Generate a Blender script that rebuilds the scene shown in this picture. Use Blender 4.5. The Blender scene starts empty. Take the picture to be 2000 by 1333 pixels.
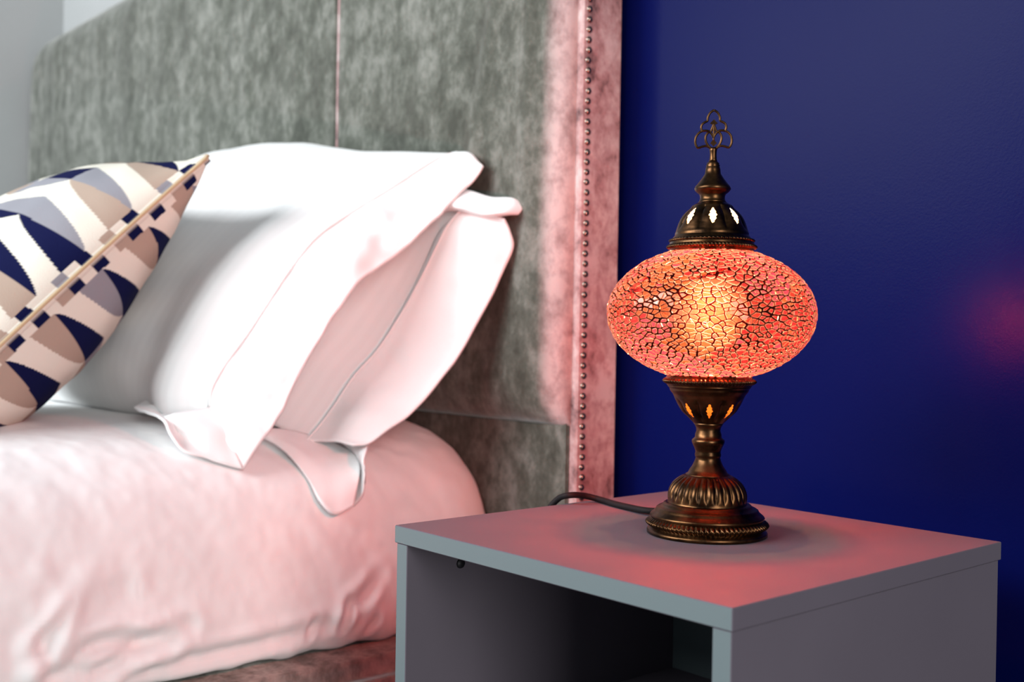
import bpy, bmesh, math, random
import numpy as np
from mathutils import Vector, Matrix, noise

random.seed(7)
rng = np.random.default_rng(7)
PI = math.pi
scene = bpy.context.scene
COL = scene.collection

# ------------------------------------------------------------------ camera, light, exposure
cam_data = bpy.data.cameras.new('camera')
cam = bpy.data.objects.new('camera', cam_data)
COL.objects.link(cam)
cam.matrix_world = Matrix(((0.658433,-0.015197,0.752486,0.593164),
    (0.752457,-0.008683,-0.658584,-0.545650),
    (0.016542,0.999847,0.005718,0.666133),
    (0.000000,0.000000,0.000000,1.000000)))
cam_data.sensor_width = 36.0
cam_data.lens = 38.3284
cam_data.clip_start = 0.02
cam_data.dof.use_dof = True
cam_data.dof.focus_distance = 0.93
cam_data.dof.aperture_fstop = 6.0
scene.camera = cam

scene.view_settings.view_transform = 'Standard'
scene.view_settings.look = 'None'
scene.view_settings.gamma = 1.0
scene.view_settings.use_curve_mapping = False
scene.view_settings.exposure = 0.0

world = bpy.data.worlds.new('world')
scene.world = world
world.use_nodes = True
world.node_tree.nodes['Background'].inputs[0].default_value = (0.80, 0.92, 1.0, 1)
world.node_tree.nodes['Background'].inputs[1].default_value = 0.24

def area_light(name, loc, target, sx, sy, power, col):
    l = bpy.data.lights.new(name, 'AREA')
    l.shape = 'RECTANGLE'; l.size = sx; l.size_y = sy
    l.energy = power; l.color = col
    o = bpy.data.objects.new(name, l)
    o.location = loc
    o.rotation_euler = (Vector(target) - Vector(loc)).to_track_quat('-Z', 'Y').to_euler()
    COL.objects.link(o)
    return o
# daylight entering by the window in the left-hand wall, out of frame to the front
area_light('window_daylight', (-2.32, -3.1, 1.95), (-0.4, 0.2, 0.7), 1.9, 1.4, 150, (0.93, 0.97, 1.0))
# and by the broad window in the front wall, behind the camera
area_light('front_window_daylight', (-0.85, -3.2, 2.50), (-0.4, 0.2, 0.7), 2.2, 1.2, 128, (0.95, 0.98, 1.0))
# soft fill added from the right; no opening is built there
area_light('right_fill', (2.45, -0.95, 1.10), (-0.5, -0.1, 0.4), 0.9, 2.0, 56, (1.0, 0.98, 0.96))

# ------------------------------------------------------------------ helpers
def tag(o, label=None, cat=None, group=None, kind=None):
    if label: o['label'] = label
    if cat: o['category'] = cat
    if group: o['group'] = group
    if kind: o['kind'] = kind
    return o

def empty(name, loc=(0, 0, 0)):
    o = bpy.data.objects.new(name, None)
    o.location = loc
    o.empty_display_size = 0.05
    COL.objects.link(o)
    return o

def link(name, me, mats=None, parent=None, smooth=True):
    if mats is not None:
        for m in (mats if isinstance(mats, (list, tuple)) else [mats]):
            me.materials.append(m)
    if smooth:
        me.polygons.foreach_set('use_smooth', [True] * len(me.polygons))
    o = bpy.data.objects.new(name, me)
    COL.objects.link(o)
    if parent is not None:
        o.parent = parent
        o.matrix_parent_inverse = parent_world(parent).inverted()
    return o

LOCAL_ROOTS = set()
def parent_world(p):
    """meshes are modelled in world coordinates, those of a local root about that root"""
    if p.type == 'MESH' or p.name in LOCAL_ROOTS: return Matrix.Identity(4)
    return Matrix.Translation(p.location)

def mesh(name, verts, faces, mats=None, parent=None, smooth=True):
    me = bpy.data.meshes.new(name)
    me.from_pydata([tuple(map(float, v)) for v in verts], [], faces)
    me.update()
    return link(name, me, mats, parent, smooth)

def from_bm(name, bm, mats=None, parent=None, smooth=True):
    me = bpy.data.meshes.new(name)
    bmesh.ops.recalc_face_normals(bm, faces=bm.faces)
    bm.to_mesh(me); bm.free()
    return link(name, me, mats, parent, smooth)

def box(name, lo, hi, mat, parent=None, bevel=0.0, seg=2, smooth=False):
    bm = bmesh.new()
    r = bmesh.ops.create_cube(bm, size=1.0)
    for v in r['verts']:
        v.co = Vector([(lo[k] + hi[k]) / 2 + v.co[k] * (hi[k] - lo[k]) for k in range(3)])
    if bevel:
        bmesh.ops.bevel(bm, geom=list(bm.edges), offset=bevel, segments=seg, affect='EDGES')
    return from_bm(name, bm, mat, parent, smooth)

def grid_faces(n, m, off=0, wrap_m=False, flip=False):
    f = []
    mm = m if wrap_m else m - 1
    for i in range(n - 1):
        for j in range(mm):
            a = off + i * m + j; b = off + i * m + (j + 1) % m
            c = off + (i + 1) * m + (j + 1) % m; d = off + (i + 1) * m + j
            f.append((d, c, b, a) if flip else (a, b, c, d))
    return f

def catmull(pts, n):
    """n points on a Catmull-Rom curve through pts (k x d), spaced by chord length"""
    p = np.asarray(pts, float)
    k = len(p)
    if k == 2:
        t = np.linspace(0, 1, n)[:, None]
        return p[0] + (p[1] - p[0]) * t
    d = np.linalg.norm(np.diff(p, axis=0), axis=1) + 1e-9
    s = np.concatenate([[0], np.cumsum(d)])
    m = np.zeros_like(p)
    m[1:-1] = (p[2:] - p[:-2]) / (s[2:] - s[:-2])[:, None]
    m[0] = (p[1] - p[0]) / d[0]; m[-1] = (p[-1] - p[-2]) / d[-1]
    q = np.linspace(0, s[-1], n)
    i = np.clip(np.searchsorted(s, q, side='right') - 1, 0, k - 2)
    h = (s[i + 1] - s[i])[:, None]
    t = ((q - s[i])[:, None]) / h
    return ((2 * t**3 - 3 * t**2 + 1) * p[i] + (t**3 - 2 * t**2 + t) * h * m[i]
            + (-2 * t**3 + 3 * t**2) * p[i + 1] + (t**3 - t**2) * h * m[i + 1])

def patch_grid(rows, n, m):
    """tensor Catmull-Rom surface through a list of rows of points -> n x m x 3"""
    r = np.array([catmull(row, m) for row in rows])
    return np.stack([catmull(r[:, j], n) for j in range(m)], axis=1)

def nz(p, s=1.0, seed=0.0):
    return noise.noise(Vector((p[0] * s + seed, p[1] * s - seed * 0.7, p[2] * s + seed * 1.3)))

def grid_normals(G):
    du = np.gradient(G, axis=0); dv = np.gradient(G, axis=1)
    n = np.cross(du, dv)
    return n / (np.linalg.norm(n, axis=2, keepdims=True) + 1e-12)

def uv_grid(o, n, m, su=1.0, sv=1.0):
    me = o.data
    uv = me.uv_layers.new(name='uv')
    li = np.zeros(len(me.loops), int); me.loops.foreach_get('vertex_index', li)
    li = li % (n * m)
    u = (li // m) / (n - 1) * su; v = (li % m) / (m - 1) * sv
    uv.data.foreach_set('uv', np.stack([u, v], 1).ravel())

def sheet_patch(name, G, mat, parent=None, thick=0.003):
    n, m = G.shape[:2]
    o = mesh(name, G.reshape(-1, 3), grid_faces(n, m), mat, parent)
    uv_grid(o, n, m)
    md = o.modifiers.new('thickness', 'SOLIDIFY'); md.thickness = thick; md.offset = 0
    return o

def lathe(name, prof, mat, parent=None, seg=96, disp=None, smooth=True, holes=None, close=True, rows=None, caps=(True, True)):
    """revolve (r, z) about the lamp's axis; disp(theta, t, r, z) -> new r; holes(theta, z) -> True to leave the face out"""
    P_ = np.asarray(prof, float)
    if rows: P_ = catmull(P_, rows)
    n = len(P_)
    v = []
    for i, (r, z) in enumerate(P_):
        for j in range(seg):
            th = 2 * PI * j / seg
            rr = disp(th, i / (n - 1), r, z) if disp else r
            v.append((rr * math.cos(th), rr * math.sin(th), z))
    f = []
    for i in range(n - 1):
        for j in range(seg):
            if holes:
                zc = (P_[i][1] + P_[i + 1][1]) / 2
                if holes(2 * PI * (j + 0.5) / seg, zc): continue
            f.append((i * seg + j, i * seg + (j + 1) % seg, (i + 1) * seg + (j + 1) % seg, (i + 1) * seg + j))
    if close and caps[0]: f.append(tuple(range(seg))[::-1])
    if close and caps[1]: f.append(tuple((n - 1) * seg + j for j in range(seg)))
    return mesh(name, v, f, mat, parent, smooth)

def tube(name, pts, rad, mat, parent=None, n=None, seg=10, closed=False, flat=1.0):
    c = catmull(list(pts) + ([pts[0]] if closed else []), n or len(pts) * 8)
    if closed: c = c[:-1]
    k = len(c)
    v = []
    up = Vector((0, 0, 1)) if abs(c[1][2] - c[0][2]) < 0.9 * np.linalg.norm(c[1] - c[0]) else Vector((0, 1, 0))
    for i in range(k):
        a = Vector(c[(i + 1) % k] if (closed or i < k - 1) else c[i]) - Vector(c[i - 1] if (closed or i > 0) else c[i])
        a.normalize()
        x = a.cross(up)
        if x.length < 1e-4: x = a.orthogonal()
        x.normalize(); y = x.cross(a).normalized()
        up = y
        for j in range(seg):
            th = 2 * PI * j / seg
            v.append(Vector(c[i]) + x * (math.cos(th) * rad) + y * (math.sin(th) * rad * flat))
    f = []
    for i in range(k if closed else k - 1):
        for j in range(seg):
            f.append((i * seg + j, i * seg + (j + 1) % seg, ((i + 1) % k) * seg + (j + 1) % seg, ((i + 1) % k) * seg + j))
    if not closed:
        f.append(tuple(range(seg))[::-1]); f.append(tuple((k - 1) * seg + j for j in range(seg)))
    return mesh(name, v, f, mat, parent)

# ------------------------------------------------------------------ materials
class NT:
    def __init__(s, name):
        s.m = bpy.data.materials.new(name); s.m.use_nodes = True
        s.t = s.m.node_tree; s.t.nodes.clear()
        s.out = s.n('ShaderNodeOutputMaterial')
    def n(s, typ, **kw):
        nd = s.t.nodes.new(typ)
        for k, v in kw.items():
            if k.startswith('i_'):
                key = k[2:].replace('_', ' ')
                nd.inputs[int(key) if key.isdigit() else key].default_value = v
            else: setattr(nd, k, v)
        return nd
    def l(s, a, b): s.t.links.new(a, b)
    def ramp(s, fac, stops, interp='LINEAR'):
        r = s.n('ShaderNodeValToRGB'); e = r.color_ramp.elements
        r.color_ramp.interpolation = interp
        while len(e) < len(stops): e.new(0.5)
        for k, (p, c) in enumerate(stops):
            e[k].position = p; e[k].color = (*c, 1)
        s.l(fac, r.inputs[0]); return r.outputs[0]
    def noise(s, scale, detail=4, rough=0.55, stretch=None, coord='Object', dist=0.0):
        tc = s.n('ShaderNodeTexCoord')
        src = tc.outputs[coord]
        if stretch:
            mp = s.n('ShaderNodeMapping'); mp.inputs['Scale'].default_value = stretch
            s.l(src, mp.inputs[0]); src = mp.outputs[0]
        nd = s.n('ShaderNodeTexNoise'); nd.inputs['Scale'].default_value = scale
        nd.inputs['Detail'].default_value = detail; nd.inputs['Roughness'].default_value = rough
        nd.inputs['Distortion'].default_value = dist
        s.l(src, nd.inputs['Vector']); return nd.outputs['Fac']
    def math(s, op, a, b=None, c=None):
        nd = s.n('ShaderNodeMath', operation=op)
        for k, x in enumerate((a, b, c)):
            if x is None: continue
            if isinstance(x, (int, float)): nd.inputs[k].default_value = x
            else: s.l(x, nd.inputs[k])
        return nd.outputs[0]
    def bump(s, h, strength, dist=0.002):
        b = s.n('ShaderNodeBump'); b.inputs['Strength'].default_value = strength; b.inputs['Distance'].default_value = dist
        s.l(h, b.inputs['Height']); return b.outputs[0]
    def bsdf(s, **kw):
        b = s.n('ShaderNodeBsdfPrincipled')
        for k, v in kw.items():
            key = {'color': 'Base Color', 'rough': 'Roughness', 'metal': 'Metallic', 'spec': 'Specular IOR Level', 'sheen': 'Sheen Weight',
                   'sheen_rough': 'Sheen Roughness', 'sheen_tint': 'Sheen Tint', 'normal': 'Normal', 'coat': 'Coat Weight', 'sss': 'Subsurface Weight'}[k]
            if hasattr(v, 'node'): s.l(v, b.inputs[key])
            else: b.inputs[key].default_value = (*v, 1) if isinstance(v, tuple) else v
        s.l(b.outputs[0], s.out.inputs[0])
        return b

def M_wall(name, col, rough, spec, bump=0.12):
    t = NT(name)
    nrm = t.bump(t.noise(420, 3, 0.6), bump, 0.001)
    n2 = t.noise(2.2, 3)
    c = t.ramp(n2, [(0.3, tuple(x * 0.94 for x in col)), (0.7, col)])
    t.bsdf(color=c, rough=rough, spec=spec, normal=nrm)
    return t.m

def M_velvet(name, dark, mid, light, edge=None):
    t = NT(name)
    a = t.noise(34, 7, 0.68, (1.0, 1.0, 0.8), dist=0.15)
    b = t.noise(6, 3, 0.5, (1.3, 1.3, 0.5), dist=0.3)
    f = t.noise(130, 3, 0.6, (1, 1, 0.6))
    s_ = t.math('ADD', t.math('MULTIPLY', a, 0.62), t.math('ADD', t.math('MULTIPLY', b, 0.30), t.math('MULTIPLY', f, 0.16)))
    c = t.ramp(s_, [(0.42, dark), (0.53, mid), (0.67, light)])
    nrm = t.bump(s_, 0.35, 0.004)
    if edge:   # lamplight on the rolled edge beside the nails, put into the colour
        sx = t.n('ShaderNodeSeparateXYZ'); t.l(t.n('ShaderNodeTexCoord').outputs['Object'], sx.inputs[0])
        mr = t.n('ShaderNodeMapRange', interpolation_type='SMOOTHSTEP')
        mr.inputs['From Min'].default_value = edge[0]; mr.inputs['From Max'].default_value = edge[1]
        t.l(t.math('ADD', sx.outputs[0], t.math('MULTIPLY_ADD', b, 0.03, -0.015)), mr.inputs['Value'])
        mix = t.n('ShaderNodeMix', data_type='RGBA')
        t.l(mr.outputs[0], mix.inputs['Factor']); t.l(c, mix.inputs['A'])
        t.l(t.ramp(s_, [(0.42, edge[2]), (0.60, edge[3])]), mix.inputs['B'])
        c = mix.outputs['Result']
    t.bsdf(color=c, rough=0.75, spec=0.25, sheen=0.8, sheen_rough=0.35, sheen_tint=(0.95, 0.95, 0.93), normal=nrm)
    return t.m

def M_cotton(name, col, stripe=0.0, sdir='X', sscale=22.0):
    t = NT(name)
    w = t.noise(900, 2, 0.5)
    n2 = t.noise(14, 4, 0.5, dist=0.5)
    h = t.math('ADD', t.math('MULTIPLY', w, 0.10), t.math('MULTIPLY', n2, 0.9))
    nrm = t.bump(h, 0.16, 0.004)
    b = t.bsdf(color=col, rough=0.72, spec=0.3, sheen=0.15, sheen_rough=0.5, normal=nrm)
    if stripe:
        tc = t.n('ShaderNodeTexCoord')
        wv = t.n('ShaderNodeTexWave', wave_type='BANDS', bands_direction=sdir, wave_profile='SIN')
        wv.inputs['Scale'].default_value = sscale
        t.l(tc.outputs['UV'] if sdir != 'Y' or True else tc.outputs['Object'], wv.inputs['Vector'])
        sq = t.math('GREATER_THAN', wv.outputs['Fac'], 0.5)
        cc = t.ramp(sq, [(0.0, col), (1.0, tuple(x * (1 - stripe) for x in col))])
        rr = t.math('MULTIPLY_ADD', sq, -0.22, 0.74)
        t.l(cc, b.inputs['Base Color']); t.l(rr, b.inputs['Roughness'])
    return t.m

def M_plain(name, col, rough=0.5, spec=0.5, metal=0.0, bump=0.0, bscale=200, var=0.0):
    t = NT(name)
    kw = dict(rough=rough, spec=spec, metal=metal)
    kw['color'] = t.ramp(t.noise(9, 4), [(0.3, tuple(x * (1 - var) for x in col)), (0.7, col)]) if var else col
    if bump: kw['normal'] = t.bump(t.noise(bscale, 3), bump, 0.001)
    t.bsdf(**kw)
    return t.m

def M_brass():
    t = NT('antique_brass')
    n = t.noise(60, 5, 0.6)
    c = t.ramp(n, [(0.35, (0.022, 0.012, 0.007)), (0.64, (0.105, 0.050, 0.021))])
    r = t.math('MULTIPLY_ADD', n, 0.22, 0.20)
    t.bsdf(color=c, rough=r, metal=1.0)
    return t.m

def M_laminate(name, col):
    t = NT(name)
    n = t.noise(700, 2, 0.5)
    v = t.noise(6, 4)
    sc = t.noise(30, 5, 0.7, (1.0, 9.0, 1.0), dist=1.5)
    c = t.ramp(v, [(0.3, tuple(x * 0.93 for x in col)), (0.7, col)])
    mix = t.n('ShaderNodeMix', data_type='RGBA')
    t.l(t.ramp(sc, [(0.74, (0, 0, 0)), (0.78, (1, 1, 1))]), mix.inputs['Factor'])
    t.l(c, mix.inputs['A']); mix.inputs['B'].default_value = (0.42, 0.40, 0.42, 1)
    t.bsdf(color=mix.outputs['Result'], rough=0.62, spec=0.16, normal=t.bump(n, 0.06, 0.0006))
    return t.m

MAT = {}
MAT['blue'] = M_wall('blue_paint', (0.0012, 0.0036, 0.056), 0.27, 0.026)
MAT['grey_wall'] = M_wall('pale_grey_paint', (0.40, 0.415, 0.415), 0.7, 0.2)
MAT['floor'] = M_plain('floor_carpet', (0.10, 0.09, 0.085), 0.9, 0.2, bump=0.4, bscale=300, var=0.2)
MAT['velvet'] = M_velvet('crushed_velvet', (0.036, 0.041, 0.031), (0.074, 0.082, 0.066), (0.175, 0.182, 0.160))
MAT['velvet_pad'] = M_velvet('crushed_velvet_padding', (0.036, 0.041, 0.031), (0.074, 0.082, 0.066), (0.175, 0.182, 0.160), (-0.412, -0.386, (0.24, 0.165, 0.16), (0.50, 0.40, 0.39)))  # edge colours painted as if lit by the lamp
MAT['velvet_side_lit'] = M_velvet('crushed_velvet_edge_lit', (0.09, 0.052, 0.055), (0.38, 0.235, 0.23), (0.58, 0.47, 0.455))  # same velvet, pinkened to paint in the lamp's red light
MAT['velvet_base_lit'] = M_velvet('crushed_velvet_base_lit', (0.07, 0.07, 0.058), (0.20, 0.20, 0.175), (0.42, 0.42, 0.38))  # same velvet, paled to stand in for light on the base
MAT['cotton'] = M_cotton('white_cotton', (0.83, 0.84, 0.84))
MAT['satin'] = M_cotton('white_striped_satin', (0.83, 0.84, 0.84), 0.02, 'X', 14.0)
MAT['laminate'] = M_laminate('grey_laminate', (0.116, 0.102, 0.124))
MAT['edge_band'] = M_plain('grey_edge_band', (0.105, 0.135, 0.142), 0.4, 0.5)
MAT['brass'] = M_brass()
MAT['nail'] = M_plain('bronze_nail', (0.30, 0.24, 0.20), 0.32, 0.5, metal=1.0, var=0.3)
MAT['cord'] = M_plain('black_cord', (0.006, 0.005, 0.006), 0.7, 0.2)
MAT['black'] = M_plain('black_plastic', (0.01, 0.01, 0.012), 0.5, 0.4)

# ------------------------------------------------------------------ the room
WALL_Y = 0.48
tag(box('wall_back', (-1.36, WALL_Y, -0.02), (2.6, WALL_Y + 0.1, 3.0), MAT['blue']), kind='structure')
tag(box('wall_back', (-2.54, WALL_Y, -0.02), (-1.36, WALL_Y + 0.1, 3.0), MAT['grey_wall']), kind='structure')
tag(box('floor', (-2.55, -4.6, -0.06), (2.6, WALL_Y, 0.0), MAT['floor']), kind='structure')
# left-hand wall with its window opening further towards the front of the room
WX = -2.45
def wall_with_hole():
    bm = bmesh.new()
    y0, y1, z0, z1 = -4.6, WALL_Y, 0.0, 3.0
    a0, a1, b0, b1 = -4.1, -2.1, 1.2, 2.7
    for lo, hi in (((y0, z0), (y1, b0)), ((y0, b1), (y1, z1)), ((y0, b0), (a0, b1)), ((a1, b0), (y1, b1))):
        r = bmesh.ops.create_cube(bm, size=1.0)
        for v in r['verts']:
            v.co = Vector((WX - 0.05 + v.co.x * 0.1, (lo[0] + hi[0]) / 2 + v.co.y * (hi[0] - lo[0]), (lo[1] + hi[1]) / 2 + v.co.z * (hi[1] - lo[1])))
    return from_bm('wall_left', bm, MAT['grey_wall'], smooth=False)
tag(wall_with_hole(), kind='structure')

# ------------------------------------------------------------------ bed (base and headboard)
bed = empty('bed', (-1.36, 0.40, 0.0))
tag(bed, 'bed upholstered in crushed grey-green velvet, with a tall headboard edged with bronze nails', 'bed')
HX0, HX1, HZ = -2.432, -0.366, 1.405
FY, BY = 0.404, 0.474
def rounded_outline(x0, x1, z0, z1, r, n=14):
    p = [(x0, z0), (x1, z0)]
    for k in range(n + 1):
        a = k / n * PI / 2
        p.append((x1 - r + r * math.cos(a), z1 - r + r * math.sin(a)))
    for k in range(n + 1):
        a = PI / 2 + k / n * PI / 2
        p.append((x0 + r + r * math.cos(a), z1 - r + r * math.sin(a)))
    return p
def headboard():
    layers = [(FY, 0.005), (FY + 0.0016, 0.0016), (FY + 0.006, 0.0), (BY - 0.004, 0.0), (BY, 0.004)]
    v = []; f = []
    k = None
    for y, ins in layers:
        o = rounded_outline(HX0 + ins, HX1 - ins, 0.03, HZ - ins, 0.14 - ins)
        k = len(o)
        v += [(x, y, z) for x, z in o]
    for i in range(len(layers) - 1):
        for j in range(k):
            f.append((i * k + j, i * k + (j + 1) % k, (i + 1) * k + (j + 1) % k, (i + 1) * k + j))
    f.append(tuple(range(k))[::-1]); f.append(tuple((len(layers) - 1) * k + j for j in range(k)))
    bm = bmesh.new()
    vs = [bm.verts.new(q) for q in v]
    for q in f: bm.faces.new([vs[i] for i in q])
    return from_bm('headboard', bm, MAT['velvet_side_lit'], bed, smooth=False)
hb = headboard()
# flat lower panel below the padding
box('lower_panel', (HX0 + 0.02, FY - 0.004, 0.25), (HX1 - 0.014, FY + 0.002, 0.60), MAT['velvet'], bed, bevel=0.002)
def padded_panel(x0, x1, nx, nzr, seed, round_left):
    z0, z1 = 0.553, HZ - 0.006
    th, ed = 0.033, 0.062
    r = 0.13
    V = np.zeros((nx, nzr, 3))
    # denser towards the edges
    def spread(n, a, b):
        t = np.linspace(-1, 1, n); t = np.sign(t) * (1 - (1 - np.abs(t)) ** 1.6)
        return a + (b - a) * (t + 1) / 2
    X = spread(nx, 0, 1); Z = spread(nzr, z0, z1)
    for j, z in enumerate(Z):
        xl, xr = x0, x1
        k = z - (z1 - r)
        if k > 0:
            c = r - math.sqrt(max(r * r - k * k, 0))
            if round_left: xl = x0 + c
            else: xr = x1 - c
        for i, u in enumerate(X):
            x = xl + (xr - xl) * u
            d = min(x - xl, xr - x, z - z0, z1 - z)
            dx = min(x - xl, xr - x); dz = min(z - z0, z1 - z)
            seam = (x - xl) if not round_left else (xr - x); outer = (xr - x) if not round_left else (x - xl)
            fx = min(1 - (1 - min(outer / ed, 1)) ** 2, 1 - (1 - min(seam / 0.007, 1)) ** 2 * 0.85); fz = 1 - (1 - min(dz / ed, 1)) ** 2
            h = th * math.sqrt(max(fx, 0)) * math.sqrt(max(fz, 0))
            edge = min(d / 0.03, 1)
            h += edge * (0.0035 * nz((x, 0, z * 0.5), 9, seed) + 0.0018 * nz((x * 1.5, 0, z * 0.6), 24, seed + 3))
            # upright slack folds in the pile beside the nailed edge
            for (xa, za, xb, zb, w, a) in ((-0.47, 1.25, -0.55, 0.86, 0.014, 0.004), (-0.43, 1.2, -0.44, 0.85, 0.010, 0.003)):
                t = (z - zb) / (za - zb)
                if -0.1 < t < 1.1:
                    xc = xb + (xa - xb) * t
                    h += edge * a * math.exp(-((x - xc) / w) ** 2) * min(1, (1.1 - t) * 5, (t + 0.1) * 5)
            V[i, j] = (x, FY - h, z)
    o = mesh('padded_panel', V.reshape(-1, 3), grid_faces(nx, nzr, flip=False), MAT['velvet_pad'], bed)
    return o
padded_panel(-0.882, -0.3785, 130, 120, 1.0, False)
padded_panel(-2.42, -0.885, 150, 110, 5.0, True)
tube('seam_welt', [(-0.8835, FY - 0.020, 0.56), (-0.8838, FY - 0.0275, 0.62), (-0.8832, FY - 0.0285, 1.0), (-0.8838, FY - 0.0275, HZ - 0.03)], 0.0034, MAT['velvet_side_lit'], bed, n=40, seg=6)
# nail heads up the front edge of the side
def nail_mesh():
    me = bpy.data.meshes.new('nail_head')
    bm = bmesh.new()
    rings = [(0.0044, 0.0), (0.0043, 0.0012), (0.0034, 0.0026), (0.0018, 0.0035)]
    rows = []
    for r, h in rings:
        rows.append([bm.verts.new((h, r * math.cos(k * PI / 5), r * math.sin(k * PI / 5))) for k in range(10)])
    for a, b in zip(rows, rows[1:]):
        for k in range(10): bm.faces.new((a[k], a[(k + 1) % 10], b[(k + 1) % 10], b[k]))
    top = bm.verts.new((0.0037, 0, 0))
    for k in range(10): bm.faces.new((rows[-1][k], rows[-1][(k + 1) % 10], top))
    bm.to_mesh(me); bm.free()
    me.materials.append(MAT['nail'])
    me.polygons.foreach_set('use_smooth', [True] * len(me.polygons))
    return me
NM = nail_mesh()
z = 0.10; k = 0
while z < HZ - 0.15:
    o = bpy.data.objects.new('nail_head', NM)
    o.location = (HX1 - 0.0004 + random.uniform(-2, 2) * 1e-4, FY + 0.0085 + random.uniform(-5, 5) * 1e-4, z)
    o.rotation_euler = (random.uniform(0, 6), random.uniform(-0.12, 0.12), random.uniform(-0.12, 0.12))
    o.parent = hb
    COL.objects.link(o)
    z += 0.0126 + random.uniform(-3, 3) * 1e-4; k += 1
# low base under the mattress, its top edge softly rounded
def bed_base():
    bm = bmesh.new()
    r = bmesh.ops.create_cube(bm, size=1.0)
    lo, hi = (-2.24, -1.72, 0.05), (-0.450, FY - 0.004, 0.286)
    for v in r['verts']:
        v.co = Vector([(lo[q] + hi[q]) / 2 + v.co[q] * (hi[q] - lo[q]) for q in range(3)])
    bmesh.ops.bevel(bm, geom=list(bm.edges), offset=0.022, segments=4, affect='EDGES')
    return from_bm('bed_base', bm, MAT['velvet_base_lit'], bed)
bed_base()
for px, py in ((-2.15, -1.62), (-0.56, -1.62), (-2.15, 0.3), (-0.56, 0.3)):
    box('foot', (px - 0.03, py - 0.03, 0.0), (px + 0.03, py + 0.03, 0.055), MAT['black'], bed, bevel=0.004)

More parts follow.
